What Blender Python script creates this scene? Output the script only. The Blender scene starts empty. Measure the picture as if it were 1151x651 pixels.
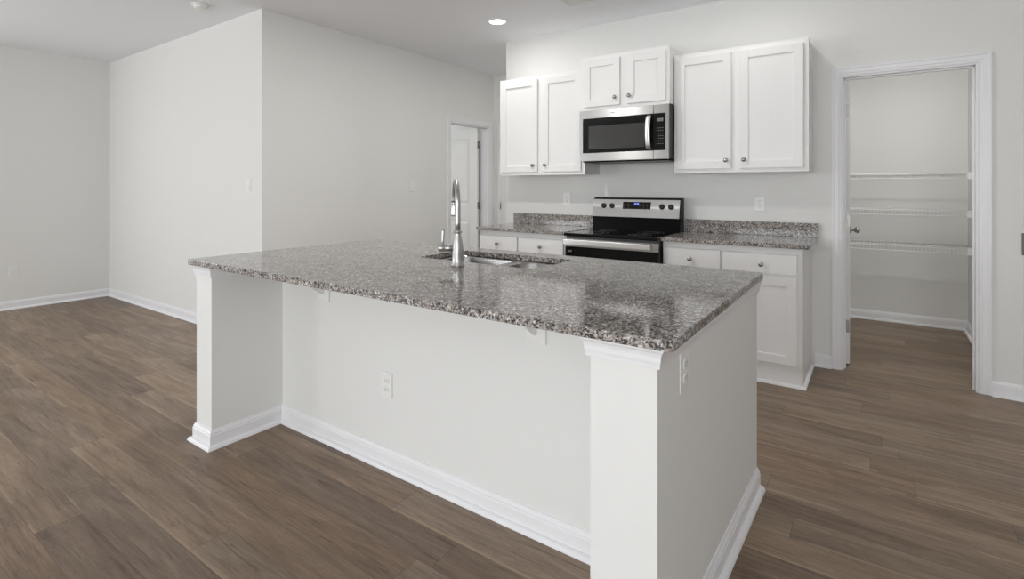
import bpy, bmesh, math, random
from mathutils import Vector, Matrix
random.seed(7)
C = bpy.context.scene.collection
PI = math.pi

# ------------------------------------------------------------------ camera
cam_d = bpy.data.cameras.new('camera')
cam = bpy.data.objects.new('camera', cam_d); C.objects.link(cam)
cam_d.sensor_fit = 'HORIZONTAL'; cam_d.sensor_width = 36.0
cam_d.lens = 600.6 * 36 / 1151
cam_d.shift_x = (575.5 - 536.57) / 1151
cam_d.shift_y = (209.74 - 325.5) / 1151
cam_d.clip_start = 0.05
cam.location = (0, 0, 1.277)
cam.rotation_euler = (PI / 2, 0, math.radians(36.755))
bpy.context.scene.camera = cam

# ------------------------------------------------------------------ exposure, world, daylight
sc = bpy.context.scene
vs = sc.view_settings
vs.view_transform = 'Standard'; vs.look = 'None'; vs.gamma = 1.0
vs.use_curve_mapping = False
vs.exposure = -0.08
sc.display_settings.display_device = 'sRGB'
sc.cycles.max_bounces = 12; sc.cycles.diffuse_bounces = 9
sc.cycles.sample_clamp_indirect = 4.0
world = bpy.data.worlds.new('world'); sc.world = world
world.use_nodes = True
world.node_tree.nodes['Background'].inputs[0].default_value = (0.80, 0.88, 1.0, 1)
world.node_tree.nodes['Background'].inputs[1].default_value = 1.0

def area(name, loc, rot, sx, sy, power, col=(1, 1, 1), spread=PI):
    l = bpy.data.lights.new(name, 'AREA'); l.shape = 'RECTANGLE'; l.size = sx; l.size_y = sy
    l.energy = power; l.color = col; l.spread = spread
    o = bpy.data.objects.new(name, l); C.objects.link(o); o.location = loc; o.rotation_euler = rot
    return o
# daylight arriving through the window openings of the main room (see wall_front / wall_left)
DAY = (0.945, 0.975, 1.0)
area('patio_door_daylight', (-1.5, -3.55, 1.06), (PI / 2, 0, 0), 1.75, 2.0, 70, DAY)
area('dining_window_daylight', (-6.4, -3.55, 1.5), (PI / 2, 0, 0), 1.15, 1.3, 52, DAY)
area('front_window_daylight', (1.1, -3.55, 1.5), (PI / 2, 0, 0), 1.5, 1.3, 72, DAY)
area('left_window_daylight', (-7.19, -1.0, 1.5), (PI / 2, 0, -PI / 2), 1.9, 1.4, 53, DAY)
area('bedroom_fill_light', (-7.15, 4.2, 1.5), (PI / 2, 0, -PI / 2), 1.2, 1.2, 45, DAY)  # added fill lamp for the room beyond the hall door; no window here

# ------------------------------------------------------------------ materials
def lin(r, g, b):
    f = lambda c: (c / 255 / 12.92) if c / 255 <= 0.04045 else ((c / 255 + 0.055) / 1.055) ** 2.4
    return (f(r), f(g), f(b), 1)
def mat(name, col, rough=0.5, metal=0.0, spec=0.5):
    m = bpy.data.materials.new(name); m.use_nodes = True
    b = m.node_tree.nodes['Principled BSDF']
    b.inputs['Base Color'].default_value = col
    b.inputs['Roughness'].default_value = rough
    b.inputs['Metallic'].default_value = metal
    b.inputs['Specular IOR Level'].default_value = spec
    return m
def nd(m, t, **kw):
    n = m.node_tree.nodes.new(t)
    for k, v in kw.items(): setattr(n, k, v)
    return n
def ln(m, a, b): m.node_tree.links.new(a, b)
def bsdf(m): return m.node_tree.nodes['Principled BSDF']
def bump(m, scale, strength, dist=0.002, sc3=None, detail=3):
    tc = nd(m, 'ShaderNodeTexCoord'); no = nd(m, 'ShaderNodeTexNoise'); bu = nd(m, 'ShaderNodeBump')
    src = tc.outputs['Object']
    if sc3:
        mp = nd(m, 'ShaderNodeMapping'); mp.inputs['Scale'].default_value = sc3
        ln(m, src, mp.inputs['Vector']); src = mp.outputs['Vector']
    no.inputs['Scale'].default_value = scale; no.inputs['Detail'].default_value = detail
    ln(m, src, no.inputs['Vector']); ln(m, no.outputs['Fac'], bu.inputs['Height'])
    bu.inputs['Strength'].default_value = strength; bu.inputs['Distance'].default_value = dist
    ln(m, bu.outputs['Normal'], bsdf(m).inputs['Normal'])
    return no
M = {}
M['wall'] = mat('wall_paint', (0.775, 0.775, 0.757, 1), 0.6, 0, 0.3); bump(M['wall'], 180, 0.04)
M['ceiling'] = mat('ceiling_paint', (0.875, 0.89, 0.92, 1), 0.9, 0, 0.1); bump(M['ceiling'], 140, 0.06)
M['trim'] = mat('trim_white', (0.82, 0.82, 0.835, 1), 0.35); bump(M['trim'], 60, 0.02)
M['cab'] = mat('cabinet_white', (0.80, 0.795, 0.785, 1), 0.38); bump(M['cab'], 90, 0.02)
M['door'] = mat('door_white', (0.74, 0.735, 0.72, 1), 0.4); bump(M['door'], 90, 0.03)
M['plate'] = mat('plate_white', (0.82, 0.82, 0.80, 1), 0.3); bump(M['plate'], 40, 0.01)
M['slot'] = mat('slot_dark', (0.32, 0.32, 0.31, 1), 0.5); bump(M['slot'], 60, 0.02)
M['grey'] = mat('grey_plate', (0.16, 0.16, 0.15, 1), 0.5); bump(M['grey'], 60, 0.02)
M['nickel'] = mat('satin_nickel', (0.36, 0.35, 0.335, 1), 0.28, 1.0); bump(M['nickel'], 300, 0.03)
M['hinge'] = mat('hinge_metal', (0.30, 0.29, 0.27, 1), 0.35, 1.0); bump(M['hinge'], 300, 0.03)
M['faucet'] = mat('brushed_nickel', (0.50, 0.495, 0.485, 1), 0.33, 1.0); bump(M['faucet'], 200, 0.03, sc3=(1, 1, 6))
M['sink'] = mat('sink_steel', (0.42, 0.415, 0.405, 1), 0.22, 1.0); bump(M['sink'], 250, 0.04, sc3=(1, 1, 0.1))
def steel(name, col, rough, aniso, rot=0.25):
    m = mat(name, col, rough, 1.0)
    b = bsdf(m); b.inputs['Anisotropic'].default_value = aniso; b.inputs['Anisotropic Rotation'].default_value = rot
    t = nd(m, 'ShaderNodeTangent', direction_type='RADIAL', axis='Z'); ln(m, t.outputs['Tangent'], b.inputs['Tangent'])
    bump(m, 900, 0.03, 0.0005, sc3=(0.01, 0.01, 1))
    return m
M['steel'] = steel('stainless_brushed', (0.56, 0.56, 0.555, 1), 0.38, 0.88)
M['rangesteel'] = steel('stainless_range', (0.56, 0.56, 0.55, 1), 0.28, 0.6, 0.0)
M['handle'] = steel('stainless_handle', (0.80, 0.795, 0.785, 1), 0.34, 0.8)
M['blackglass'] = mat('black_glass', (0.005, 0.005, 0.005, 1), 0.06, 0, 0.28); bump(M['blackglass'], 3, 0.01)
M['window'] = mat('oven_window', (0.045, 0.045, 0.042, 1), 0.12); bump(M['window'], 3, 0.01)
M['black'] = mat('black_enamel', (0.006, 0.006, 0.006, 1), 0.25, 0, 0.06); bump(M['black'], 60, 0.02)
M['blackplastic'] = mat('black_plastic', (0.015, 0.015, 0.015, 1), 0.4); bump(M['blackplastic'], 60, 0.02)
M['dgrey'] = mat('dark_grey_metal', (0.07, 0.07, 0.068, 1), 0.4, 0.6); bump(M['dgrey'], 60, 0.02)
M['mark'] = mat('grey_marking', (0.16, 0.16, 0.16, 1), 0.5); bump(M['mark'], 60, 0.01)
M['ring'] = mat('burner_ring', (0.10, 0.10, 0.10, 1), 0.3); bump(M['ring'], 60, 0.01)
M['wire'] = mat('white_wire', (0.91, 0.91, 0.90, 1), 0.35); bump(M['wire'], 60, 0.01)
def emit(name, col, s):
    m = mat(name, (0, 0, 0, 1), 0.4); b = bsdf(m)
    b.inputs['Emission Color'].default_value = col; b.inputs['Emission Strength'].default_value = s
    return m
M['lamp'] = emit('lamp_lens', (1.0, 0.98, 0.95, 1), 9)
M['led'] = emit('blue_led', (0.22, 0.35, 1.0, 1), 1.6)
M['ledbg'] = emit('blue_led_glow', (0.01, 0.03, 0.35, 1), 0.45)
g = mat('window_glass', (1, 1, 1, 1), 0.0); bsdf(g).inputs['Transmission Weight'].default_value = 1.0; bump(g, 2, 0.005); M['glass'] = g

def granite(name):
    m = mat(name, (0.3, 0.28, 0.26, 1), 0.08, 0, 0.36); b = bsdf(m)
    tc = nd(m, 'ShaderNodeTexCoord')
    # warp
    nz = nd(m, 'ShaderNodeTexNoise'); nz.inputs['Scale'].default_value = 90; nz.inputs['Detail'].default_value = 3
    ln(m, tc.outputs['Object'], nz.inputs['Vector'])
    mx = nd(m, 'ShaderNodeMix', data_type='VECTOR'); mx.inputs['Factor'].default_value = 0.012
    ln(m, tc.outputs['Object'], mx.inputs[4]); ln(m, nz.outputs['Color'], mx.inputs[5])
    def vor(scale):
        v = nd(m, 'ShaderNodeTexVoronoi'); v.inputs['Scale'].default_value = scale
        ln(m, mx.outputs[1], v.inputs['Vector'])
        s = nd(m, 'ShaderNodeSeparateColor'); ln(m, v.outputs['Color'], s.inputs['Color']); return s
    s1 = vor(165)
    cr = nd(m, 'ShaderNodeValToRGB'); cr.color_ramp.interpolation = 'CONSTANT'
    els = [(0.0, lin(66, 66, 68)), (0.13, lin(106, 105, 105)), (0.32, lin(148, 140, 133)), (0.58, lin(170, 161, 153)), (0.80, lin(188, 185, 182)), (0.93, lin(212, 212, 211))]
    e = cr.color_ramp.elements
    while len(e) < len(els): e.new(0.5)
    for x, (p, c) in zip(e, els): x.position = p; x.color = c
    ln(m, s1.outputs[0], cr.inputs['Fac'])
    # fine dark flecks
    s2 = vor(310)
    gt = nd(m, 'ShaderNodeMath', operation='GREATER_THAN'); gt.inputs[1].default_value = 0.87; ln(m, s2.outputs[1], gt.inputs[0])
    m1 = nd(m, 'ShaderNodeMix', data_type='RGBA'); m1.inputs[7].default_value = lin(66, 64, 64)
    ln(m, gt.outputs[0], m1.inputs['Factor']); ln(m, cr.outputs['Color'], m1.inputs[6])
    # slow cloudiness
    n2 = nd(m, 'ShaderNodeTexNoise'); n2.inputs['Scale'].default_value = 14; n2.inputs['Detail'].default_value = 4
    ln(m, tc.outputs['Object'], n2.inputs['Vector'])
    mr = nd(m, 'ShaderNodeMapRange'); mr.inputs['From Min'].default_value = 0.35; mr.inputs['From Max'].default_value = 0.65
    mr.inputs['To Min'].default_value = 0.82; mr.inputs['To Max'].default_value = 1.12
    ln(m, n2.outputs['Fac'], mr.inputs['Value'])
    m2 = nd(m, 'ShaderNodeMix', data_type='RGBA', blend_type='MULTIPLY'); m2.inputs['Factor'].default_value = 1.0
    ln(m, m1.outputs[2], m2.inputs[6]); ln(m, mr.outputs['Result'], m2.inputs[7])
    ln(m, m2.outputs[2], b.inputs['Base Color'])
    return m
M['granite'] = granite('granite_speckled')

def plank_floor(name):
    m = mat(name, (0.2, 0.16, 0.13, 1), 0.42, 0, 0.4); b = bsdf(m)
    W, L = 0.149, 1.22
    tc = nd(m, 'ShaderNodeTexCoord'); sp = nd(m, 'ShaderNodeSeparateXYZ'); ln(m, tc.outputs['Object'], sp.inputs[0])
    def mth(op, a, b_=None, c_=None):
        n = nd(m, 'ShaderNodeMath', operation=op)
        for i, v in enumerate((a, b_, c_)):
            if v is None: continue
            if isinstance(v, (int, float)): n.inputs[i].default_value = v
            else: ln(m, v, n.inputs[i])
        return n.outputs[0]
    x, y = sp.outputs[0], sp.outputs[1]
    yr = mth('DIVIDE', mth('SUBTRACT', y, 3.13 - 40 * W), W)
    row = mth('FLOOR', yr); fy = mth('FRACT', yr)
    wn = nd(m, 'ShaderNodeTexWhiteNoise', noise_dimensions='1D'); ln(m, row, wn.inputs['W'])
    xr = mth('DIVIDE', mth('ADD', mth('ADD', x, 40.0), mth('MULTIPLY', wn.outputs['Value'], L)), L)
    col = mth('FLOOR', xr); fx = mth('FRACT', xr)
    cb = nd(m, 'ShaderNodeCombineXYZ'); ln(m, row, cb.inputs[0]); ln(m, col, cb.inputs[1])
    w2 = nd(m, 'ShaderNodeTexWhiteNoise', noise_dimensions='3D'); ln(m, cb.outputs[0], w2.inputs['Vector'])
    rnd = w2.outputs['Value']; s3 = nd(m, 'ShaderNodeSeparateColor'); ln(m, w2.outputs['Color'], s3.inputs['Color'])
    # grain coordinates shifted per plank
    gx = mth('ADD', mth('MULTIPLY', x, 1.0), mth('MULTIPLY', rnd, 37.0)); gy = mth('ADD', y, mth('MULTIPLY', s3.outputs[1], 11.0))
    gc = nd(m, 'ShaderNodeCombineXYZ'); ln(m, gx, gc.inputs[0]); ln(m, gy, gc.inputs[1])
    def noise(sx, sy, detail, dist=0.0, rough=0.6):
        mp = nd(m, 'ShaderNodeMapping'); mp.inputs['Scale'].default_value = (sx, sy, 1); ln(m, gc.outputs[0], mp.inputs['Vector'])
        n = nd(m, 'ShaderNodeTexNoise'); n.inputs['Scale'].default_value = 1; n.inputs['Detail'].default_value = detail
        n.inputs['Distortion'].default_value = dist; n.inputs['Roughness'].default_value = rough
        ln(m, mp.outputs[0], n.inputs['Vector']); return n.outputs['Fac']
    n1 = noise(2.0, 20, 8, 0.9, 0.65); n2 = noise(7, 150, 5, 0.3, 0.75); n3 = noise(1.3, 5, 3, 0.6); n4 = noise(2.6, 48, 6, 1.6, 0.7); n5 = noise(60, 320, 2, 0.0, 0.5)
    v = mth('ADD', mth('MULTIPLY', n1, 0.50), mth('ADD', mth('ADD', mth('MULTIPLY', n2, 0.30), mth('MULTIPLY', n5, 0.14)), mth('MULTIPLY', n3, 0.24)))
    v = mth('SUBTRACT', mth('ADD', v, mth('MULTIPLY', mth('SUBTRACT', rnd, 0.5), 0.11)), mth('MULTIPLY', mth('MAXIMUM', mth('SUBTRACT', 0.44, n4), 0.0), 1.1))
    v = mth('SUBTRACT', v, 0.025)
    cr = nd(m, 'ShaderNodeValToRGB')
    els = [(0.34, lin(78, 63, 52)), (0.46, lin(108, 91, 77)), (0.58, lin(131, 113, 96)), (0.74, lin(160, 142, 122))]
    e = cr.color_ramp.elements
    while len(e) < len(els): e.new(0.5)
    for q, (p, c) in zip(e, els): q.position = p; q.color = c
    ln(m, v, cr.inputs['Fac'])
    # slight warm / cool variation of planks
    hs = nd(m, 'ShaderNodeMix', data_type='RGBA', blend_type='MULTIPLY'); hs.inputs['Factor'].default_value = 1
    tr = nd(m, 'ShaderNodeMix', data_type='RGBA'); tr.inputs[6].default_value = (1.05, 0.99, 0.91, 1); tr.inputs[7].default_value = (0.97, 0.99, 1.02, 1)
    ln(m, s3.outputs[2], tr.inputs['Factor']); ln(m, cr.outputs['Color'], hs.inputs[6]); ln(m, tr.outputs[2], hs.inputs[7])
    # worn light bevel along one long edge of some planks
    eg = mth('MULTIPLY', mth('LESS_THAN', fy, 0.10), mth('GREATER_THAN', s3.outputs[0], 0.62))
    eg = mth('MULTIPLY', eg, mth('MULTIPLY', mth('GREATER_THAN', n3, 0.44), mth('SUBTRACT', 1.0, mth('MULTIPLY', fy, 8.0))))
    ed = nd(m, 'ShaderNodeMix', data_type='RGBA'); ed.inputs[7].default_value = lin(172, 152, 126)
    ln(m, mth('MULTIPLY', eg, 0.75), ed.inputs['Factor']); ln(m, hs.outputs[2], ed.inputs[6])
    # seams
    se = mth('MAXIMUM', mth('LESS_THAN', fy, 0.010), mth('LESS_THAN', fx, 0.0018))
    sm = nd(m, 'ShaderNodeMix', data_type='RGBA'); sm.inputs[7].default_value = lin(74, 62, 53)
    ln(m, mth('MULTIPLY', se, 0.7), sm.inputs['Factor']); ln(m, ed.outputs[2], sm.inputs[6])
    ln(m, sm.outputs[2], b.inputs['Base Color'])
    bu = nd(m, 'ShaderNodeBump'); bu.inputs['Strength'].default_value = 0.08; bu.inputs['Distance'].default_value = 0.002
    ln(m, mth('SUBTRACT', n2, mth('MULTIPLY', se, 2.0)), bu.inputs['Height']); ln(m, bu.outputs[0], b.inputs['Normal'])
    return m
M['floor'] = plank_floor('oak_plank_floor')

# ------------------------------------------------------------------ mesh helpers
class MB:
    def __init__(s): s.bm = bmesh.new()
    def _take(s, b2):
        me = bpy.data.meshes.new('t'); b2.to_mesh(me); b2.free(); s.bm.from_mesh(me); bpy.data.meshes.remove(me)
    def box(s, x0, x1, y0, y1, z0, z1, bev=0.0, seg=2):
        b = bmesh.new(); bmesh.ops.create_cube(b, size=1)
        for v in b.verts: v.co = Vector((x0 + (v.co.x + .5) * (x1 - x0), y0 + (v.co.y + .5) * (y1 - y0), z0 + (v.co.z + .5) * (z1 - z0)))
        if bev: bmesh.ops.bevel(b, geom=b.edges[:], offset=bev, segments=seg, affect='EDGES', profile=0.5)
        s._take(b); return s
    def prism(s, pts, z0, z1, bev=0.0):
        b = bmesh.new(); vs_ = [b.verts.new((x, y, z0)) for x, y in pts]; f = b.faces.new(vs_)
        r = bmesh.ops.extrude_face_region(b, geom=[f])
        for v in r['geom']:
            if isinstance(v, bmesh.types.BMVert): v.co.z = z1
        bmesh.ops.recalc_face_normals(b, faces=b.faces[:])
        if bev: bmesh.ops.bevel(b, geom=b.edges[:], offset=bev, segments=2, affect='EDGES', profile=0.5)
        s._take(b); return s
    def profile_x(s, pts, x0, x1, bev=0.0):            # polygon in (y,z) extruded along x
        b = bmesh.new(); vs_ = [b.verts.new((x0, y, z)) for y, z in pts]; f = b.faces.new(vs_)
        r = bmesh.ops.extrude_face_region(b, geom=[f])
        for v in r['geom']:
            if isinstance(v, bmesh.types.BMVert): v.co.x = x1
        bmesh.ops.recalc_face_normals(b, faces=b.faces[:])
        if bev: bmesh.ops.bevel(b, geom=b.edges[:], offset=bev, segments=2, affect='EDGES', profile=0.5)
        s._take(b); return s
    def lathe(s, prof, origin=(0, 0, 0), axis=(0, 0, 1), seg=32):
        b = bmesh.new(); rings = []
        q = Vector((0, 0, 1)).rotation_difference(Vector(axis).normalized())
        for r, z in prof:
            if r < 1e-6: rings.append([b.verts.new(q @ Vector((0, 0, z)) + Vector(origin))])
            else: rings.append([b.verts.new(q @ Vector((r * math.cos(2 * PI * i / seg), r * math.sin(2 * PI * i / seg), z)) + Vector(origin)) for i in range(seg)])
        for a, c in zip(rings, rings[1:]):
            for i in range(seg):
                j = (i + 1) % seg
                if len(a) == 1 and len(c) == 1: continue
                if len(a) == 1: b.faces.new((a[0], c[i], c[j]))
                elif len(c) == 1: b.faces.new((a[i], a[j], c[0]))
                else: b.faces.new((a[i], a[j], c[j], c[i]))
        for f in b.faces: f.smooth = True
        bmesh.ops.recalc_face_normals(b, faces=b.faces[:])
        s._take(b); return s
    def tube(s, path, rad, seg=14, cap=True):
        b = bmesh.new(); P = [Vector(p) for p in path]; n = len(P)
        R = rad if isinstance(rad, (list, tuple)) else [rad] * n
        t0 = (P[1] - P[0]).normalized(); up = Vector((0, 0, 1)) if abs(t0.z) < .9 else Vector((1, 0, 0))
        nrm = t0.cross(up).normalized(); rings = []; pt = t0
        for i in range(n):
            t = (P[min(i + 1, n - 1)] - P[max(i - 1, 0)]).normalized()
            nrm = pt.rotation_difference(t) @ nrm; pt = t; bi = t.cross(nrm)
            rings.append([b.verts.new(P[i] + R[i] * (math.cos(2 * PI * k / seg) * nrm + math.sin(2 * PI * k / seg) * bi)) for k in range(seg)])
        for a, c in zip(rings, rings[1:]):
            for k in range(seg):
                f = b.faces.new((a[k], a[(k + 1) % seg], c[(k + 1) % seg], c[k])); f.smooth = True
        if cap: b.faces.new(rings[0]); b.faces.new(rings[-1])
        bmesh.ops.recalc_face_normals(b, faces=b.faces[:])
        s._take(b); return s
    def sweep(s, prof, path, closed=False):
        # prof: closed polygon of (d, z); d = offset to the RIGHT of the walking direction
        b = bmesh.new(); P = [Vector((x, y)) for x, y in path]; n = len(P); rings = []
        def rn(a, c): d = (c - a).normalized(); return Vector((d.y, -d.x))
        for i in range(n):
            if closed or 0 < i < n - 1:
                a = rn(P[i - 1], P[i]); c = rn(P[i], P[(i + 1) % n]); mv = (a + c) / (1 + a.dot(c))
            else: mv = rn(P[0], P[1]) if i == 0 else rn(P[-2], P[-1])
            rings.append([b.verts.new((P[i].x + mv.x * d, P[i].y + mv.y * d, z)) for d, z in prof])
        m = len(prof)
        for i in range(n if closed else n - 1):
            a, c = rings[i], rings[(i + 1) % n]
            for k in range(m): b.faces.new((a[k], a[(k + 1) % m], c[(k + 1) % m], c[k]))
        if not closed: b.faces.new(rings[0]); b.faces.new(rings[-1])
        bmesh.ops.recalc_face_normals(b, faces=b.faces[:])
        s._take(b); return s
    def build(s, name, m, parent=None):
        me = bpy.data.meshes.new(name)
        if parent is not None:
            w = Vector(parent['_o']); 
            for v in s.bm.verts: v.co -= w
        s.bm.to_mesh(me); s.bm.free(); me.materials.append(m)
        o = bpy.data.objects.new(name, me); C.objects.link(o)
        if parent is not None: o.parent = parent; o['_o'] = parent['_o']
        else: o['_o'] = (0.0, 0.0, 0.0)
        return o
def B(*a, **k): return MB().box(*a, **k)
def thing(name, label, cat, loc, group=None):
    o = bpy.data.objects.new(name, None); C.objects.link(o); o.location = loc; o['_o'] = tuple(float(v) for v in loc)
    o.empty_display_size = 0.05
    o['label'] = label; o['category'] = cat
    if group: o['group'] = group
    return o
def struct(o): o['kind'] = 'structure'; return o
def copy_tree(o, parent=None):
    c = o.copy(); C.objects.link(c)
    if parent is not None: c.parent = parent
    for ch in [q for q in o.children]: copy_tree(ch, c)
    return c
def rrect(x0, x1, y0, y1, r, n=6):
    if not isinstance(r, (tuple, list)): r = (r,) * 4
    out = []
    for (cx, cy, a0), rr in zip(((x0, y0, PI), (x1, y0, 1.5 * PI), (x1, y1, 0), (x0, y1, .5 * PI)), r):
        sx = 1 if cx == x0 else -1; sy = 1 if cy == y0 else -1
        if rr <= 0: out.append((cx, cy)); continue
        ox, oy = cx + sx * rr, cy + sy * rr
        for k in range(n + 1):
            a = a0 + k * PI / 2 / n; out.append((ox + rr * math.cos(a), oy + rr * math.sin(a)))
    return out
def slab_with_holes(outer, holes, z0, z1, bev=0.0):
    b = bmesh.new(); edges = []
    for loop in [outer] + holes:
        v = [b.verts.new((x, y, z1)) for x, y in loop]
        edges += [b.edges.new((v[i], v[(i + 1) % len(v)])) for i in range(len(v))]
    bmesh.ops.triangle_fill(b, use_beauty=True, use_dissolve=False, edges=edges)
    r = bmesh.ops.extrude_face_region(b, geom=b.faces[:])
    for v in r['geom']:
        if isinstance(v, bmesh.types.BMVert): v.co.z = z0
    bmesh.ops.recalc_face_normals(b, faces=b.faces[:])
    if bev:
        ee = [e for e in b.edges if len(e.link_faces) == 2 and e.calc_face_angle(0) > 1.2]
        bmesh.ops.bevel(b, geom=ee, offset=bev, segments=2, affect='EDGES', profile=0.5)
    m = MB(); m._take(b); return m

# ------------------------------------------------------------------ room dimensions
H = 2.732
YK = 4.504; WT = 0.12              # kitchen wall plane, wall thickness
XK = -2.998                        # free end of the kitchen wall
XH = -4.027                        # wall with the hall door
YF = 2.447                         # wall facing the camera on the left
XL = -7.217                        # far left wall
YE = 5.752                         # end of the hall
XR = 2.3; YB = -3.6                # right wall, front wall (behind the camera)
PX0, PX1, PY = -1.25, 0.649, 6.395 # pantry
DX0, DX1, DZ = -0.194, 0.506, 2.046  # pantry door opening

# ------------------------------------------------------------------ shell
struct(B(XL - .2, XR + .2, YB - .2, 7.0, -0.12, 0.0).build('floor', M['floor']))
struct(B(XL - .2, XR + .2, YB - .2, 7.0, H, H + .12).build('ceiling', M['ceiling']))
w = MB(); w.box(XK, DX0, YK, YK + WT, 0, H); w.box(DX1, XR, YK, YK + WT, 0, H); w.box(DX0, DX1, YK, YK + WT, DZ, H)
struct(w.build('wall_back', M['wall']))
HY0, HY1 = 4.860, 5.638            # hall door opening
w = MB(); w.box(XH - WT, XH, YF, HY0, 0, H); w.box(XH - WT, XH, HY1, YE, 0, H); w.box(XH - WT, XH, HY0, HY1, DZ, H)
struct(w.build('wall_hall', M['wall']))
struct(B(XL, XH - WT, YF, YF + WT, 0, H).build('wall_middle', M['wall']))
LW = (-1.95, -0.05, .8, 2.2)       # left window y0 y1 z0 z1
w = MB(); w.box(XL - WT, XL, YB, LW[0], 0, H); w.box(XL - WT, XL, LW[1], 7, 0, H); w.box(XL - WT, XL, LW[0], LW[1], 0, LW[2]); w.box(XL - WT, XL, LW[0], LW[1], LW[3], H)
struct(w.build('wall_left', M['wall']))
struct(B(XR, XR + WT, YB, 7, 0, H).build('wall_right', M['wall']))
FD = (-2.4, -.6, 0.0, 2.08); FW = (.35, 1.85, .85, 2.15); FN = (-7.0, -5.8, .85, 2.15)
w = MB(); w.box(XL, FN[0], YB - WT, YB, 0, H); w.box(FN[1], FD[0], YB - WT, YB, 0, H); w.box(FD[1], FW[0], YB - WT, YB, 0, H); w.box(FW[1], XR, YB - WT, YB, 0, H)
w.box(FD[0], FD[1], YB - WT, YB, FD[3], H)
for q in (FW, FN): w.box(q[0], q[1], YB - WT, YB, 0, q[2]); w.box(q[0], q[1], YB - WT, YB, q[3], H)
struct(w.build('wall_front', M['wall']))
struct(B(XL, PX0 - WT, YE, YE + WT, 0, H).build('wall_end', M['wall']))
struct(B(PX0 - WT, PX1 + WT, PY, PY + WT, 0, H).build('wall_pantry_back', M['wall']))
struct(B(PX1, PX1 + WT, YK + WT, PY, 0, H).build('wall_pantry_right', M['wall']))
struct(B(PX0 - WT, PX0, YK + WT, PY, 0, H).build('wall_pantry_left', M['wall']))
# windows behind the camera
def window(n, horiz, a0, a1, z0, z1, p, mull=1):
    def bx(m, u0, u1, w0, w1, d0, d1):
        if horiz: m.box(u0, u1, p + d0, p + d1, w0, w1, 0.003)
        else: m.box(p + d0, p + d1, u0, u1, w0, w1, 0.003)
    f = MB(); d0, d1 = -0.10, -0.05
    bx(f, a0, a1, z0, z0 + .05, d0, d1); bx(f, a0, a1, z1 - .05, z1, d0, d1); bx(f, a0, a0 + .05, z0 + .05, z1 - .05, d0, d1); bx(f, a1 - .05, a1, z0 + .05, z1 - .05, d0, d1)
    for k in range(mull):
        c = a0 + (a1 - a0) * (k + 1) / (mull + 1); bx(f, c - .025, c + .025, z0 + .05, z1 - .05, d0, d1)
    o = struct(f.build('window_%d' % n, M['trim']))
    g = MB()
    for k in range(mull + 1):
        u0 = a0 + .05 if k == 0 else a0 + (a1 - a0) * k / (mull + 1) + .025
        u1 = a1 - .05 if k == mull else a0 + (a1 - a0) * (k + 1) / (mull + 1) - .025
        if horiz: g.box(u0, u1, p - .08, p - .074, z0 + .05, z1 - .05)
        else: g.box(p - .08, p - .074, u0, u1, z0 + .05, z1 - .05)
    g.build('pane', M['glass'], o)
window(1, True, *FD, YB); window(2, True, *FW, YB); window(3, False, *LW, XL); window(4, True, *FN, YB)

# baseboards: base profile with eased top, and a quarter-round shoe
BBH = 0.088
BASE = [(0, 0), (.014, 0), (.014, BBH * .72), (.0115, BBH * .76), (.0115, BBH * .84), (.007, BBH * .92), (.005, BBH), (0, BBH)]
SHOE = [(.014, 0)] + [(.014 + .019 * math.cos(a), .019 * math.sin(a)) for a in [k * PI / 2 / 5 for k in range(6)]]
def baseboard(name, path):
    m = MB().sweep(BASE, path); m.sweep(SHOE, path); return struct(m.build(name, M['trim']))
baseboard('baseboard_left', [(XL, YB), (XL, YF)])
baseboard('baseboard_middle', [(XL + .033, YF), (XH, YF), (XH, HY0 - .07)])
baseboard('baseboard_hall', [(XH, HY1 + .07), (XH, YE), (-3.955, YE)])
baseboard('baseboard_back', [(-0.353, YK), (DX0 - .0575, YK)])
baseboard('baseboard_right', [(DX1 + .0575, YK), (XR, YK), (XR, YB)])
baseboard('baseboard_pantry', [(PX0, YK + WT), (PX0, PY), (PX1, PY), (PX1, YK + WT)])
baseboard('baseboard_end', [(XK, YK + WT), (XK, YK), (-2.91, YK)])

# door casings and jambs
CAS = [(0, 0), (.0, .009), (.012, .011), (.018, .014), (.040, .015), (.046, .018), (.057, .018), (.057, 0)]   # (across, out)
def casing(mb, u0, u1, z1, plane, axis, sgn):
    # three mitred sides round an opening u0..u1, 0..z1 on a wall plane; axis 'x': wall runs along x, faces sgn*y
    def put(u, z, d): return (u, plane + sgn * d, z) if axis == 'x' else (plane + sgn * d, u, z)
    b = bmesh.new()
    pts = [(u0, 0, -1, 0), (u0, z1, -1, 1), (u1, z1, 1, 1), (u1, 0, 1, 0)]; rings = []
    for (u, z, du, dz) in pts: rings.append([b.verts.new(put(u + du * a, z + dz * a, d)) for a, d in CAS])
    for r, q in zip(rings, rings[1:]):
        for k in range(len(CAS)): b.faces.new((r[k], r[(k + 1) % len(CAS)], q[(k + 1) % len(CAS)], q[k]))
    b.faces.new(rings[0]); b.faces.new(rings[-1]); bmesh.ops.recalc_face_normals(b, faces=b.faces[:]); mb._take(b)
JT = 0.012
m = MB(); casing(m, DX0 - .001, DX1 + .001, DZ + .001, YK, 'x', -1); casing(m, DX0 - .001, DX1 + .001, DZ + .001, YK + WT, 'x', 1)
for a, c in ((DX0 + .0005, DX0 + JT), (DX1 - JT, DX1 - .0005)): m.box(a, c, YK - .001, YK + WT + .001, 0, DZ - .0005)
m.box(DX0 + JT, DX1 - JT, YK - .001, YK + WT + .001, DZ - JT, DZ - .0005)
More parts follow.
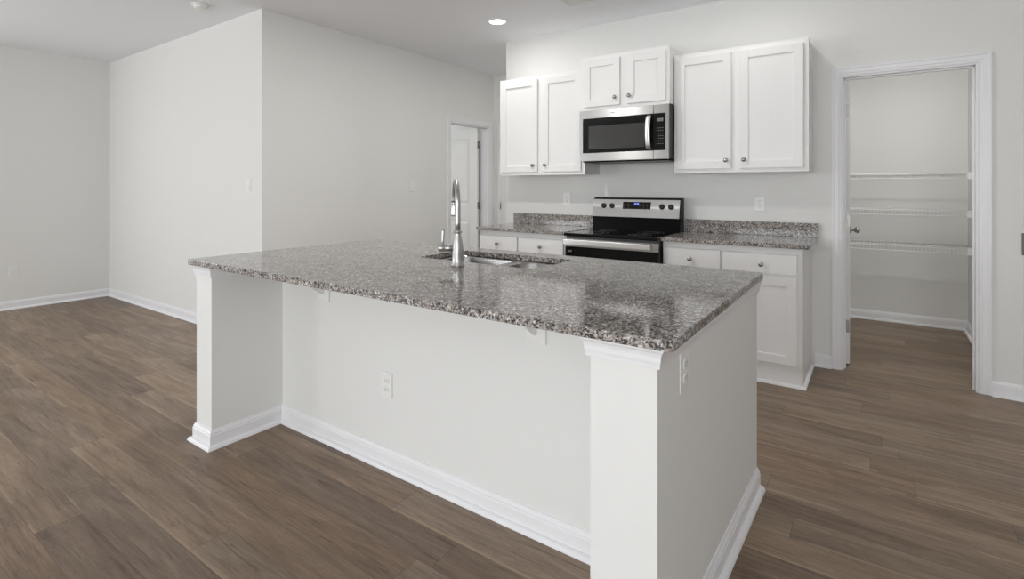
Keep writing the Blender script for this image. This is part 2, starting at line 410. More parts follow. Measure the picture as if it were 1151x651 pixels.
m.box(DX1 - JT - .010, DX1 - JT, YK + .042, YK + .08, 0, DZ - JT, .002); m.box(DX0 + JT, DX1 - JT, YK + .042, YK + .08, DZ - JT - .010, DZ - JT, .002); m.box(DX0 + JT, DX0 + JT + .010, YK + .042, YK + .08, 0, DZ - JT, .002)
struct(m.build('trim_1', M['trim']))
m = MB(); casing(m, HY0 - .001, HY1 + .001, DZ + .001, XH, 'y', 1)
for a, c in ((HY0 + .0005, HY0 + JT), (HY1 - JT, HY1 - .0005)): m.box(XH - WT, XH + .001, a, c, 0, DZ - .0005)
m.box(XH - WT, XH + .001, HY0 + JT, HY1 - JT, DZ - JT, DZ - .0005)
m.box(XH - .08, XH - .042, HY0 + JT, HY1 - JT, DZ - JT - .01, DZ - JT, .002); m.box(XH - .08, XH - .042, HY0 + JT, HY0 + JT + .01, 0, DZ - JT, .002); m.box(XH - .08, XH - .042, HY1 - JT - .01, HY1 - JT, 0, DZ - JT, .002)
struct(m.build('trim_2', M['trim']))
EX0, EX1 = -3.893, -3.130
m = MB(); casing(m, EX0, EX1, DZ, YE, 'x', -1); struct(m.build('trim_3', M['trim']))

# two-panel hinged doors, built in local frame: width along +x from the hinge, thickness along y
def panel_door(w, h, t=.035):
    m = MB(); st = .115; tr = .125; lr = (0.835, 1.045); br = .235
    m.box(0, st, 0, t, 0.012, h, .0015); m.box(w - st, w, 0, t, 0.012, h, .0015)
    m.box(st, w - st, 0, t, h - tr, h, 0); m.box(st, w - st, 0, t, lr[0], lr[1], 0); m.box(st, w - st, 0, t, 0.012, br, 0)
    for z0, z1 in ((br, lr[0]), (lr[1], h - tr)):
        m.box(st, w - st, t * .3, t * .7, z0, z1)
        b = bmesh.new()                                 # raised field with sloped edges on both faces
        for y0, y1 in ((t * .3, t * .08), (t * .7, t * .92)):
            o_ = [b.verts.new((x, y0, z)) for x, z in ((st + .015, z0 + .015), (w - st - .015, z0 + .015), (w - st - .015, z1 - .015), (st + .015, z1 - .015))]
            i_ = [b.verts.new((x, y1, z)) for x, z in ((st + .05, z0 + .05), (w - st - .05, z0 + .05), (w - st - .05, z1 - .05), (st + .05, z1 - .05))]
            for k in range(4): b.faces.new((o_[k], o_[(k + 1) % 4], i_[(k + 1) % 4], i_[k]))
            b.faces.new(i_)
        bmesh.ops.recalc_face_normals(b, faces=b.faces[:]); m._take(b)
    return m
def door(name, loc, ang, w, h, hinge_side, knob=True):
    o = struct(panel_door(w, h).build(name, M['door'])); o.location = loc; o.rotation_euler = (0, 0, ang)
    for z in (.28, 1.03, 1.82):
        hb = MB(); yk = 0 if hinge_side < 0 else .035
        hb.tube([(-.004, yk + hinge_side * .006, z - .045), (-.004, yk + hinge_side * .006, z + .045)], .006, 10)
        hb.box(-.0022, 0.0, .002, .033, z - .045, z + .045)
        hb.build('hinge', M['hinge'], o)
    if knob:
        kx = w - .07
        for sgn, y in ((-1, 0.0), (1, .035)):
            k = MB().lathe([(0, 0), (.032, 0), (.032, .004), (.026, .009), (.012, .012), (.010, .030), (.018, .036), (.026, .048), (.027, .056), (.021, .066), (0, .070)], (kx, y, .93), (0, sgn, 0), 24)
            k.build('knob', M['nickel'], o)
    return o
door('door_1', (DX0 + JT + .030, YK + WT + .016, 0), math.radians(92.2), .665, 2.028, +1)   # pantry, swung into the pantry
door('door_2', (XH - WT - .002, HY1 - JT - .040, 0), math.radians(180), .735, 2.028, -1)   # hall door, swung into the room beyond
d3 = door('door_3', (EX0 + .004, YE - .037, 0), 0, .755, 2.03, -1)

# ------------------------------------------------------------------ kitchen island
IX0, IX1, IY0, IY1, CT, CB = -2.768, -0.3824, 1.2715, 2.532, 0.914, 0.8866
isl = thing('kitchen_island', 'long white island with drywall end posts and white baseboard under a granite top', 'kitchen island', (-1.58, 1.9, 0))
# footprint of the drywall: the right end wall is very slightly out of square
RF, RB = (-.430, 1.312), (-.4055, 2.520)
foot = [(-2.749, 1.313), (-2.600, 1.313), (-2.600, 1.703), (-.607, 1.703), (-.607, 1.312), RF, RB, (-.520, 2.520), (-.520, 1.800), (-2.640, 1.800), (-2.640, 2.500), (-2.749, 2.500)]
MB().prism(foot, 0.0, CB - .0005).build('pony_wall', M['wall'], isl)
path = list(reversed([(-2.749, 2.500), (-2.749, 1.313), (-2.600, 1.313), (-2.600, 1.703), (-.607, 1.703), (-.607, 1.312), RF, RB]))
path = [(-2.749, 2.500), (-2.749, 1.313), (-2.600, 1.313), (-2.600, 1.703), (-.607, 1.703), (-.607, 1.312), RF, RB]
MB().sweep(BASE, path).build('baseboard', M['trim'], isl)
MB().sweep(SHOE, path).build('shoe_molding', M['trim'], isl)
T0, T1 = .8315, CB - .0005
CROWN = [(0, T0), (.009, T0), (.010, T0 + .010), (.012, T0 + .018), (.013, T0 + .030), (.016, T0 + .040), (.021, T0 + .045), (.022, T1), (0, T1)]
MB().sweep(CROWN, [(-2.749, 2.500), (-2.749, 1.313), (-2.600, 1.313), (-2.600, 1.703)]).build('crown_trim', M['trim'], isl)
MB().sweep(CROWN, [(-.607, 1.703), (-.607, 1.312), RF, RB]).build('crown_trim', M['trim'], isl)
bx = MB()   # cabinet fronts on the sink side
bx.box(-2.62, -.54, 2.44, 2.46, .10, CB - .002); bx.box(-2.62, -.54, 2.38, 2.40, 0, .10)
bx.build('cabinet_front', M['cab'], isl)
for k in range(4):
    x0 = -2.60 + k * .51; dd = MB()
    dd.box(x0, x0 + .49, 2.46, 2.478, .14, .86, .002); dob = dd.build('cabinet_door', M['cab'], isl)

ict = slab_with_holes(rrect(IX0, IX1, IY0, IY1, (.022, .022, .012, .03)), [rrect(-1.898, -1.203, 2.028, 2.40, .035)], CB, CT, .0025).build('island_countertop', M['granite'])
ict['label'] = 'speckled grey-brown granite slab with a sink cutout topping the island'; ict['category'] = 'countertop'

# undermount sink
sk = thing('kitchen_sink', 'stainless double-bowl undermount sink set in the island granite', 'sink', (-1.55, 2.21, .70))
B1 = (-1.904, -1.514, 2.022, 2.405); B2 = (-1.486, -1.197, 2.022, 2.405)
slab_with_holes(rrect(-1.94, -1.16, 1.985, 2.435, .04), [rrect(*B1, .07), rrect(*B2, .09)], CB - .0032, CB - .0008).build('rim', M['sink'], sk)
def bowl(b, r, depth):
    x0, x1, y0, y1 = b; bm = bmesh.new(); loops = []
    for ins, z in ((0, 0), (.004, -.01), (.010, -depth + .05), (.016, -depth + .022), (.030, -depth + .006), (.055, -depth)):
        loops.append([bm.verts.new((x, y, CB - .0012 + z)) for x, y in rrect(x0 + ins, x1 - ins, y0 + ins, y1 - ins, max(.03, r - ins * .3))])
    for a, c in zip(loops, loops[1:]):
        for i in range(len(a)):
            f = bm.faces.new((a[i], c[i], c[(i + 1) % len(a)], a[(i + 1) % len(a)])); f.smooth = True
    bm.faces.new(loops[-1]); m = MB(); m._take(bm); return m
for b, r, dp in ((B1, .07, .20), (B2, .09, .17)):
    o = bowl(b, r, dp).build('bowl', M['sink'], sk)
    so = o.modifiers.new('thickness', 'SOLIDIFY'); so.thickness = .0012; so.offset = -1
    cx, cy = (b[0] + b[1]) / 2, (b[2] + b[3]) / 2
    MB().lathe([(.045, 0.0005), (.043, .004), (.036, .004), (.033, .001), (.012, .0015), (.009, .012), (0, .012)], (cx, cy, CB - .0012 - dp), (0, 0, 1), 28).build('drain', M['nickel'], o)

# faucet
FX, FY = -1.535, 1.905
fa = thing('kitchen_faucet', 'brushed nickel gooseneck pull-down faucet beside the island sink', 'faucet', (FX, FY, CT))
MB().lathe([(0, 0), (.031, 0), (.0315, .004), (.030, .007), (.028, .009), (.0285, .013), (.0265, .016), (.0255, .03), (.0262, .055), (.0262, .075), (.0245, .095), (.020, .118), (.0155, .138), (.0135, .148), (.0135, .150), (.020, .152), (.021, .157), (.018, .161), (.013, .164), (0, .164)], (FX, FY, CT), seg=40).build('body', M['faucet'], fa)
du = Vector((-.69, .724, 0)); R_ = .104; zc = 1.197; pts = [Vector((FX, FY, z)) for z in (1.07, 1.11, 1.15, 1.185)]
cen = Vector((FX, FY, zc)) + du * R_
for k in range(25):
    a = PI - k * PI / 24; pts.append(cen + du * (R_ * math.cos(a)) + Vector((0, 0, R_ * math.sin(a))))
MB().tube(pts, .0125, 20).build('spout', M['faucet'], fa)
he = cen + du * R_
MB().lathe([(.0125, 0), (.0155, .003), (.0155, -.008), (.0140, -.012), (.0150, -.030), (.0175, -.060), (.0180, -.068), (.0150, -.072), (.013, -.070), (0, -.070)], (he.x, he.y, he.z + .004), seg=24).build('spray_head', M['faucet'], fa)
hd = Vector((-.80, -.60, 0)); h0 = Vector((FX, FY, .996)); h1 = h0 + hd * .078
MB().tube([h0 + hd * .018, h0 + hd * .055, h0 + hd * .057, h0 + hd * .060, h1 + hd * .002, h1 + hd * .012], [.0165, .0165, .0135, .0185, .0185, .012], 20).build('valve_stem', M['faucet'], fa)
hb = h1 - hd * .008
MB().tube([hb + Vector((0, 0, .012)), hb + Vector((0, 0, .030)) - hd * .001, hb + Vector((0, 0, .075)) - hd * .004, hb + Vector((0, 0, .086)) - hd * .004], [.0055, .0062, .0075, .0055], 14).build('lever_handle', M['faucet'], fa)

# countertop brackets on the island panel
def bracket(label, xc):
    t = thing('countertop_bracket', label, 'bracket', (xc, 1.703, .702), 'white brackets under the island overhang')
    B(xc - .042, xc + .042, 1.695, 1.7028, .702, CB - .001, .002).build('wall_plate', M['plate'], t)
    B(xc - .042, xc + .042, 1.40, 1.695, CB - .009, CB - .001, .002).build('arm', M['plate'], t)
    MB().profile_x([(1.6955, .735), (1.680, .735), (1.50, CB - .022), (1.50, CB - .0095), (1.6955, CB - .0095)], xc - .005, xc + .005, .0015).build('gusset', M['plate'], t)
bracket('white steel bracket under the island overhang, nearer the left post', -2.235)
bracket('white steel bracket under the island overhang, nearer the right post', -1.000)

# ------------------------------------------------------------------ wall outlets and switches (local frame: on plane y=0, facing -y)
def outlet(label, loc, rz=0, group='white duplex outlets'):
    t = thing('wall_outlet', label, 'outlet', (0, 0, 0), group)
    B(-.036, .036, -.006, -.0003, -.058, .058, .0025).build('cover_plate', M['plate'], t)
    for s in (-1, 1):
        f = MB(); f.prism([(x, z) for x, z in rrect(-.017, .017, -.0145, .0145, .011, 5)], 0, .0025)
        bmesh.ops.transform(f.bm, matrix=Matrix.Translation((0, -.006, s * .0195)) @ Matrix.Rotation(PI / 2, 4, 'X'), verts=f.bm.verts)
        r = f.build('receptacle', M['plate'], t)
        sl = MB(); z = s * .0195
        sl.box(-.0085, -.0060, -.0092, -.0083, z - .002, z + .006); sl.box(.0060, .0085, -.0092, -.0083, z - .001, z + .006); sl.box(-.0025, .0025, -.0092, -.0083, z - .0085, z - .0040)
        sl.build('slots', M['slot'], r)
    MB().lathe([(0, 0), (.003, 0), (.0028, .001), (0, .0014)], (0, -.006, 0), (0, -1, 0), 12).build('screw', M['plate'], t)
    t.location = loc; t.rotation_euler = (0, 0, rz); return t
def switch(label, loc, rz=0):
    t = thing('light_switch', label, 'light switch', (0, 0, 0), 'white light switches')
    B(-.036, .036, -.006, -.0003, -.058, .058, .0025).build('cover_plate', M['plate'], t)
    MB().profile_x([(-.006, -.033), (-.0105, -.033), (-.0065, .033), (-.006, .033)], -.0165, .0165, .0006).build('rocker', M['plate'], t)
    for z in (-.047, .047):
        MB().lathe([(0, 0), (.003, 0), (.0028, .001), (0, .0014)], (0, -.006, z), (0, -1, 0), 12).build('screw', M['plate'], t)
    t.location = loc; t.rotation_euler = (0, 0, rz); return t
outlet('white duplex outlet low in the middle of the island panel', (-1.785, 1.703, .375))
rang = math.atan2(RB[1] - RF[1], RB[0] - RF[0])
outlet('white duplex outlet high on the right end wall of the island', (RF[0] + (1.515 - 1.312) * .0203, 1.515, .772), rang)
outlet('white duplex outlet low on the far left wall', (XL, 1.568, .392), PI / 2)
outlet('white duplex outlet above the left counter, beside the range', (-2.317, YK, 1.161))
outlet('white duplex outlet above the right counter, near the pantry', (-.705, YK, 1.148))
switch('white rocker light switch on the wall left of the outside corner', (-4.224, YF, 1.29))
switch('white rocker light switch on the wall left of the hall door', (XH, 4.208, 1.278), PI / 2)
gp = thing('wall_control', 'dark grey wall control at the right edge, beside the pantry door', 'wall control', (0, 0, 0))
B(-.036, .036, -.014, -.0003, -.066, .066, .003).build('cover_plate', M['grey'], gp); B(-.026, .026, -.0165, -.0142, -.010, .045, .001).build('screen', M['black'], gp)
gp.location = (.731, YK, .933)

# ------------------------------------------------------------------ cabinets
def knob(parent, x, y, z):
    MB().lathe([(0, 0), (.008, 0), (.006, .004), (.0055, .012), (.010, .016), (.0148, .020), (.0155, .024), (.012, .029), (0, .031)], (x, y, z), (0, -1, 0), 24).build('knob', M['nickel'], parent)
def shaker(x0, x1, z0, z1, y, t=.019, fr=.056):
    m = MB(); yb = y + t
    m.box(x0, x0 + fr, y, yb, z0, z1, .0015); m.box(x1 - fr, x1, y, yb, z0, z1, .0015)
    m.box(x0 + fr, x1 - fr, y, yb, z1 - fr, z1, .0015); m.box(x0 + fr, x1 - fr, y, yb, z0, z0 + fr, .0015)
    m.box(x0 + fr - .004, x1 - fr + .004, y + .010, yb - .002, z0 + fr - .004, z1 - fr + .004)
    return m
def wall_cabinet(label, x0, x1, z0, z1, yf, doors, knobs, top_r, bot_r, group='white shaker wall cabinets'):
    t = thing('wall_cabinet', label, 'cabinet', ((x0 + x1) / 2, yf + .15, z0), group)
    c = MB(); c.box(x0 + .002, x0 + .018, yf + .019, YK - .001, z0 + .004, z1, .0005); c.box(x1 - .018, x1 - .002, yf + .019, YK - .001, z0 + .004, z1, .0005)
    c.box(x0 + .018, x1 - .018, yf + .019, YK - .001, z1 - .018, z1); c.box(x0 + .018, x1 - .018, yf + .019, YK - .001, z0 + .012, z0 + .028); c.box(x0 + .018, x1 - .018, YK - .008, YK - .001, z0 + .028, z1 - .018)
    c.build('carcass', M['cab'], t)
    f = MB(); fw = .04; xm = (doors[0][1] + doors[1][0]) / 2
    f.box(x0, x0 + fw, yf, yf + .019, z0, z1, .001); f.box(x1 - fw, x1, yf, yf + .019, z0, z1, .001)
    f.box(x0 + fw, x1 - fw, yf, yf + .019, z1 - fw, z1, .0); f.box(x0 + fw, x1 - fw, yf, yf + .019, z0, z0 + fw, 0); f.box(xm - .045, xm + .045, yf, yf + .019, z0 + fw, z1 - fw)
    f.build('face_frame', M['cab'], t)
    for (a, b), kx in zip(doors, knobs):
        d = shaker(a, b, bot_r, top_r, yf - .0195).build('door', M['cab'], t); knob(d, kx[0], yf - .0195, kx[1])
    return t
wall_cabinet('tall white two-door wall cabinet left of the microwave', -2.866, -1.990, 1.381, 2.278, 4.198, ((-2.842, -2.450), (-2.394, -2.022)), ((-2.491, 1.47), (-2.365, 1.47)), 2.247, 1.409)
wall_cabinet('tall white two-door wall cabinet right of the microwave', -1.244, -.364, 1.380, 2.282, 4.198, ((-1.219, -.840), (-.784, -.393)), ((-.872, 1.468), (-.754, 1.468)), 2.248, 1.408)
rc = [o for o in bpy.data.objects if o.get('label') == 'tall white two-door wall cabinet right of the microwave'][0]
MB().lathe([(0, 0), (.0055, 0), (.0055, .0012), (0, .0012)], (-.3665, 4.40, 1.440), (1, 0, 0), 14).build('dark_hole_disc', M['grey'], rc)  # dark disc standing in for a small hole in the cabinet side
wall_cabinet('short white two-door wall cabinet raised above the microwave', -1.982, -1.2485, 1.903, 2.345, 4.088, ((-1.943, -1.634), (-1.572, -1.276)), ((-1.668, 1.990), (-1.551, 1.990)), 2.310, 1.930)

CF = 3.912
def base_cabinet(label, x0, x1, drawers, kn, doors, dkn, left_end, right_end):
    t = thing('base_cabinet', label, 'cabinet', ((x0 + x1) / 2, 4.2, 0), 'white base cabinets along the kitchen wall')
    zt = CB - .0008
    c = MB(); c.box(x0, x0 + .018, CF + .019, YK - .002, 0.0, zt); c.box(x1 - .018, x1, CF + .019, YK - .002, 0.0, zt)
    c.box(x0 + .018, x1 - .018, CF + .019, YK - .002, .115, .133); c.box(x0 + .018, x1 - .018, YK - .010, YK - .002, .133, zt); c.box(x0 + .018, x1 - .018, CF + .019, YK - .010, zt - .02, zt)
    c.build('carcass', M['cab'], t)
    f = MB(); fw = .032; xm = (drawers[0][1] + drawers[1][0]) / 2
    f.box(x0, x0 + fw, CF, CF + .0188, .115, zt); f.box(x1 - fw, x1, CF, CF + .0188, .115, zt); f.box(x0 + fw, x1 - fw, CF, CF + .0188, .835, zt); f.box(x0 + fw, x1 - fw, CF, CF + .0188, .685, .715); f.box(x0 + fw, x1 - fw, CF, CF + .0188, .115, .15); f.box(xm - .02, xm + .02, CF, CF + .0188, .15, .835)
    f.build('face_frame', M['cab'], t)
    B(x0 + .001, x1 - .001, CF + .010, CF + .0188, 0, .1148).build('toe_kick', M['cab'], t)
    MB().sweep([(d - .0140, z) for d, z in SHOE] , ([(x0, CF + .010), (x1, CF + .010), (x1, YK - .034)] if right_end else [(x0, YK - .034), (x0, CF + .010), (x1, CF + .010)])).build('shoe_molding', M['trim'], t)
    for (a, b), k in zip(drawers, kn):
        d = B(a, b, CF - .0195, CF - .0003, .712, .842, .002).build('drawer', M['cab'], t); knob(d, k[0], CF - .0195, k[1])
    for (a, b), k in zip(doors, dkn):
        d = shaker(a, b, .141, .692, CF - .0195).build('door', M['cab'], t); knob(d, k[0], CF - .0195, k[1])
    return t
base_cabinet('white base cabinet with two drawers left of the range', -2.886, -2.008, ((-2.882, -2.484), (-2.467, -2.040)), ((-2.686, .773), (-2.248, .773)), ((-2.882, -2.484), (-2.467, -2.040)), ((-2.52, .63), (-2.43, .63)), True, False)
base_cabinet('white base cabinet with drawers over doors, right of the range', -1.240, -.371, ((-1.233, -.851), (-.839, -.400)), ((-1.046, .771), (-.600, .772)), ((-1.233, -.851), (-.839, -.400)), ((-.885, .63), (-.805, .63)), False, True)

def counter(label, x0, x1, r, bx0, bx1):
    t = thing('kitchen_countertop', label, 'countertop', ((x0 + x1) / 2, 4.18, CB), 'granite counters along the kitchen wall')
    slab_with_holes(rrect(x0, x1, 3.856, YK - .001, r), [], CB, CT, .0025).build('slab', M['granite'], t)
    B(bx0, bx1, YK - .029, YK - .001, CT + .0005, CT + .101, .0015).build('backsplash', M['granite'], t)
counter('granite counter slab with backsplash left of the range', -2.905, -2.001, (.02, .004, 0, .004), -2.893, -2.001)
counter('granite counter slab with backsplash right of the range', -1.243, -.331, (.004, .02, .004, 0), -1.243, -.331)

# ------------------------------------------------------------------ range
RX0, RX1 = -1.996, -1.248
rg = thing('electric_range', 'freestanding stainless range with black glass cooktop and backguard knobs', 'range', ((RX0 + RX1) / 2, 4.15, 0))
B(RX0 + .003, RX1 - .003, 3.86, 4.47, .02, .885, .003).build('body', M['dgrey'], rg)
for x in (RX0 + .05, RX1 - .05):
    for y in (3.90, 4.42): MB().lathe([(0, 0), (.018, 0), (.018, .008), (.008, .012), (.008, .0205), (0, .0205)], (x, y, 0), seg=16).build('foot', M['blackplastic'], rg)
ck = MB(); ck.box(RX0, RX1, 3.818, 4.36, .886, .910, .006, 3)
ck = ck.build('cooktop', M['blackglass'], rg)
for (x, y, r) in ((RX0 + .20, 3.98, .105), (RX1 - .19, 3.98, .085), (RX0 + .20, 4.235, .075), (RX1 - .19, 4.235, .10)):
    q = MB()
    for rr in (r, r * .62): q.lathe([(rr, .0), (rr, .0004), (rr - .003, .0004), (rr - .003, 0)], (x, y, .9101), seg=48)
    q.build('burner_ring', M['ring'], ck)
bg = MB(); bg.box(RX0, RX1, 4.36, 4.47, .886, 1.016, .004); bg.profile_x([(4.352, 1.018), (4.385, 1.168), (4.410, 1.182), (4.47, 1.184), (4.47, 1.016), (4.36, 1.012)], RX0, RX1, .003)
bgo = bg.build('backguard', M['black'], rg)
fn = Vector((0, -.150, .033)).normalized()          # outward normal of the sloped fascia
def fas(z): return 4.352 + (z - 1.018) * .22
fo = MB().profile_x([(4.3515, 1.0185), (4.3485, 1.020), (4.3815, 1.1675), (4.3850, 1.1675)], RX0 + .002, RX1 - .006, .0008).build('fascia', M['rangesteel'], bgo)
def on_fascia(u, z, d): return Vector((u, fas(z), z)) + fn * d
def fpanel(x0, x1, z0, z1, d0, d1):
    m = MB(); b = bmesh.new(); vv = []
    for d in (d0, d1):
        vv.append([b.verts.new(on_fascia(x, z, d)) for x, z in ((x0, z0), (x1, z0), (x1, z1), (x0, z1))])
    for k in range(4): b.faces.new((vv[0][k], vv[0][(k + 1) % 4], vv[1][(k + 1) % 4], vv[1][k]))
    b.faces.new(vv[0]); b.faces.new(vv[1]); bmesh.ops.recalc_face_normals(b, faces=b.faces[:]); m._take(b); return m
dsp = fpanel(-1.723, -1.486, 1.087, 1.147, .0030, .0050).build('display', M['blackglass'], rg)
fpanel(-1.628, -1.580, 1.118, 1.144, .0050, .0053).build('glow', M['ledbg'], dsp)
dg = MB()
for x in (-1.622, -1.614, -1.602, -1.594):
    dg._take(fpanel(x, x + .0055, 1.126, 1.137, .0053, .0056).bm)
dg.build('digits', M['led'], dsp)
for cols in ((0, 1), (4, 5, 6)):
    mk = MB()
    for i in cols:
        for j in range(3): mk._take(fpanel(-1.712 + i * .032, -1.700 + i * .032, 1.095 + j * .016, 1.0975 + j * .016, .0050, .0053).bm)
    mk.build('keypad', M['mark'], dsp)
for x in (-1.893, -1.819, -1.394, -1.322):
    p = on_fascia(x, 1.111, .003)
    k = MB().lathe([(0, 0), (.0225, 0), (.0225, .003), (.0195, .006), (.0185, .020), (.016, .023), (0, .023)], p, fn, 28)
    ko = k.build('knob', M['blackplastic'], rg)
    gpl = MB(); gpl.box(x - .004, x + .004, p.y - .0290, p.y - .020, 1.111 - .012, 1.111 + .024, .002); gpl.build('grip', M['blackplastic'], ko)
od = MB(); od.box(RX0 + .004, RX1 - .004, 3.838, 3.858, .205, .800, .004); od = od.build('oven_door', M['blackglass'], rg)
B(RX0 + .004, RX1 - .004, 3.836, 3.858, .802, .866, .003).build('door_band', M['rangesteel'], od)
B(RX0 + .12, RX1 - .12, 3.8365, 3.8378, .33, .70).build('oven_window', M['window'], od)
hd_ = MB(); hd_.box(RX0 + .012, RX1 - .045, 3.785, 3.803, .818, .862, .006, 3)
hdo = hd_.build('handle', M['handle'], od)
for x in (RX0 + .045, RX1 - .07): B(x - .012, x + .012, 3.802, 3.837, .822, .846, .003).build('handle_mount', M['handle'], od)
B(RX0 + .03, RX0 + .062, 3.8372, 3.8379, .758, .774).build('badge', M['mark'], od)
B(RX0 + .004, RX1 - .004, 3.840, 3.858, .05, .198, .004).build('storage_drawer', M['rangesteel'], rg)

# ------------------------------------------------------------------ microwave
MX0, MX1, MZ0, MZ1, MF = -1.980, -1.2505, 1.486, 1.9005, 4.070
mw = thing('microwave', 'stainless over-the-range microwave with black glass door and curved handle', 'microwave', ((MX0 + MX1) / 2, 4.28, MZ0))
B(MX0 + .003, MX1 - .003, 4.092, YK - .002, MZ0 + .006, MZ1 - .0005, .002).build('body', M['dgrey'], mw)
SX = -1.364
dr = MB(); dr.box(MX0, SX - .001, MF, 4.092, 1.834, MZ1, .002); dr.box(MX0, SX - .001, MF, 4.092, MZ0, 1.552, .002); dr.box(MX0, -1.950, MF, 4.092, 1.552, 1.834)
dro = dr.build('door', M['steel'], mw)
B(-1.9495, SX - .001, MF + .002, 4.090, 1.5525, 1.8335, .001).build('door_glass', M['blackglass'], dro)
B(-1.898, -1.435, MF + .0012, MF + .0019, 1.583, 1.772).build('window', M['window'], dro)
hp = [(-1.396, MF + .002, 1.822), (-1.396, MF - .020, 1.812), (-1.396, MF - .034, 1.780), (-1.396, MF - .041, 1.735), (-1.396, MF - .043, 1.692), (-1.396, MF - .041, 1.650), (-1.396, MF - .034, 1.605), (-1.396, MF - .020, 1.573), (-1.396, MF + .002, 1.562)]
hm = MB(); bmh = bmesh.new(); rings = []
for i, p in enumerate(hp):
    a = Vector(hp[max(i - 1, 0)]); c = Vector(hp[min(i + 1, len(hp) - 1)]); t_ = (c - a).normalized(); nn = Vector((0, -t_.z, t_.y)) if t_.z < 0 else Vector((0, t_.z, -t_.y))
    nn = Vector((1, 0, 0)).cross(t_).normalized()
    ring = []
    for sx_, sn in ((-.023, -.004), (-.019, .006), (.019, .006), (.023, -.004)):
        ring.append(bmh.verts.new(Vector(p) + Vector((sx_, 0, 0)) + nn * sn * (1 if nn.y < 0 else -1)))
    rings.append(ring)
for a, c in zip(rings, rings[1:]):
    for k in range(4): bmh.faces.new((a[k], a[(k + 1) % 4], c[(k + 1) % 4], c[k]))
bmh.faces.new(rings[0]); bmh.faces.new(rings[-1]); bmesh.ops.recalc_face_normals(bmh, faces=bmh.faces[:]); hm._take(bmh)
hmo = hm.build('handle', M['handle'], dro)
for f in hmo.data.polygons: f.use_smooth = True
sb = hmo.modifiers.new('sub', 'SUBSURF'); sb.levels = 2; sb.render_levels = 2
B(-1.70, -1.672, MF - .0006, MF + .001, 1.866, 1.871).build('badge', M['mark'], dro)
cp = MB(); cp.box(SX + .001, MX1, MF, 4.092, 1.834, MZ1, .002); cp.box(SX + .001, MX1, MF, 4.092, MZ0, 1.552, .002); cp.box(-1.2715, MX1, MF, 4.092, 1.552, 1.834, .0)
cpo = cp.build('control_frame', M['steel'], mw)
cg = B(SX + .001, -1.272, MF + .002, 4.090, 1.5525, 1.8335, .001).build('control_panel', M['blackglass'], mw)
B(-1.338, -1.290, MF + .0012, MF + .0019, 1.772, 1.796).build('display', M['mark'], cg)
ky = MB()
for i in range(4):
    for j in range(7):
        if i == 0 and j in (2, 3, 4): continue
        ky.box(-1.340 + i * .014, -1.332 + i * .014, MF + .0012, MF + .0019, 1.600 + j * .020, 1.6045 + j * .020)
ky.build('keypad', M['mark'], cg)
un = B(MX0 + .02, MX1 - .02, 4.10, 4.48, MZ0 - .010, MZ0 + .0055, .003).build('underside', M['black'], mw)

# ------------------------------------------------------------------ pantry wire shelves
def wire_shelf(label, zt):
    y0, y1 = 5.965, PY - .004; x0, x1 = PX0 + .004, PX1 - .004
    t = thing('wire_shelf', label, 'wire shelf', ((x0 + x1) / 2, y1, zt), 'white wire shelves in the pantry')
    r = MB()
    for y, z in ((y0, zt), (y0 - .001, zt - .042), (y1, zt - .003), ((y0 + y1) / 2, zt - .005)): r.tube([(x0, y, z), (x1, y, z)], .0048, 8)
    r.build('rods', M['wire'], t)
    wr = MB(); n = int((x1 - x0) / .0254)
    for i in range(1, n):
        x = x0 + i * (x1 - x0) / n
        wr.tube([(x, y1 + .001, zt + .0015), (x, y0 + .004, zt + .0035), (x, y0 - .0028, zt - .002), (x, y0 - .0035, zt - .042)], .0018, 6)
    wr.build('wire_deck', M['wire'], t)
    for xa, xb in ((x1 - .045, x1 + .002), (x0 - .002, x0 + .045)):
        B(xa, xb, y0 - .008, y0 + .010, zt - .050, zt + .008, .002).build('end_bracket', M['plate'], t)
    for k in range(5):
        x = x0 + .15 + k * (x1 - x0 - .3) / 4
        B(x - .008, x + .008, y1 - .008, y1 + .0035, zt - .010, zt + .012, .002).build('wall_clip', M['plate'], t)
wire_shelf('white wire shelf in the pantry, topmost of the three', 1.388)
wire_shelf('white wire shelf in the pantry, middle of the three', 1.070)
wire_shelf('white wire shelf in the pantry, lowest of the three', .757)

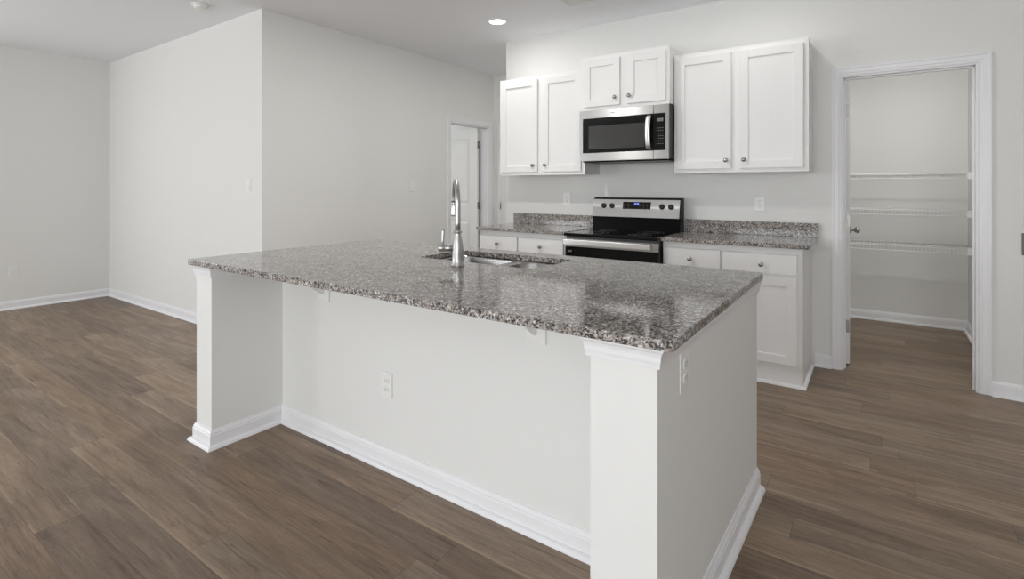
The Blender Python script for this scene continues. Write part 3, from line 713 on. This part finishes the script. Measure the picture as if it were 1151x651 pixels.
# ------------------------------------------------------------------ ceiling fittings
def can_light(label, x, y, power, z=H):
    t = thing('recessed_light', label, 'ceiling light', (x, y, z), 'round recessed ceiling lights')
    MB().lathe([(.095, 0), (.096, -.003), (.092, -.006), (.074, -.009), (.070, -.006), (.070, -.001)], (x, y, z - .0003), seg=48).build('trim_ring', M['plate'], t)
    MB().lathe([(.070, -.005), (.062, -.008), (.04, -.0105), (0, -.0115)], (x, y, z), seg=40).build('lens', M['lamp'], t)
    l = bpy.data.lights.new('recessed_lamp', 'AREA'); l.shape = 'DISK'; l.size = .14; l.energy = power; l.color = (1.0, .98, .955)
    o = bpy.data.objects.new('recessed_lamp', l); C.objects.link(o); o.parent = t; o.location = (0, 0, -.016)
    return t
can_light('round lit recessed light in the ceiling left of the wall cabinets', -2.672, 3.872, 4.3)
can_light('round recessed light in the ceiling above the island sink', -2.24, 2.62, 20)
can_light('round recessed light in the ceiling before the right wall cabinet', -.72, 3.72, 3)
can_light('round recessed light in the pantry ceiling', .10, 4.95, 11.5)
sd = thing('smoke_detector', 'round white smoke detector on the ceiling near the outside corner', 'smoke detector', (-4.325, 2.10, H))
MB().lathe([(0, 0), (.072, 0), (.073, -.008), (.070, -.014), (0, -.014)], (-4.325, 2.10, H - .0003), seg=40).build('base', M['plate'], sd)
MB().lathe([(0, 0), (.056, 0), (.057, -.004), (.052, -.016), (.042, -.024), (.026, -.027), (0, -.028)], (-4.325, 2.10, H - .0145), seg=40).build('cover', M['plate'], sd)
vx0, vx1, vy0, vy1 = -1.985, -1.63, 3.68, 3.892
can_light('added round recessed light, unseen in the hall behind the kitchen wall', -2.35, 5.18, 8)  # added to brighten the hall, kept out of view behind the kitchen wall
cv = thing('ceiling_vent', 'white louvred air vent in the ceiling above the microwave', 'vent', ((vx0 + vx1) / 2, (vy0 + vy1) / 2, H))
f = MB(); e_ = .025
f.box(vx0, vx1, vy0, vy0 + e_, H - .012, H - .0003, .002); f.box(vx0, vx1, vy1 - e_, vy1, H - .012, H - .0003, .002); f.box(vx0, vx0 + e_, vy0 + e_, vy1 - e_, H - .012, H - .0003, .002); f.box(vx1 - e_, vx1, vy0 + e_, vy1 - e_, H - .012, H - .0003, .002)
f.build('frame', M['plate'], cv)
s_ = MB()
for k in range(9):
    y = vy0 + e_ + .008 + k * (vy1 - vy0 - 2 * e_ - .016) / 8
    s_.profile_x([(y - .007, H - .0015), (y - .005, H - .0008), (y + .006, H - .0095), (y + .004, H - .0100)], vx0 + e_, vx1 - e_)
s_.build('louvres', M['plate'], cv)
B(vx0 + e_, vx1 - e_, vy0 + e_, vy1 - e_, H - .0007, H - .0003).build('duct_backing', M['grey'], cv)

for o in list(bpy.data.objects):
    if '_o' in o: del o['_o']
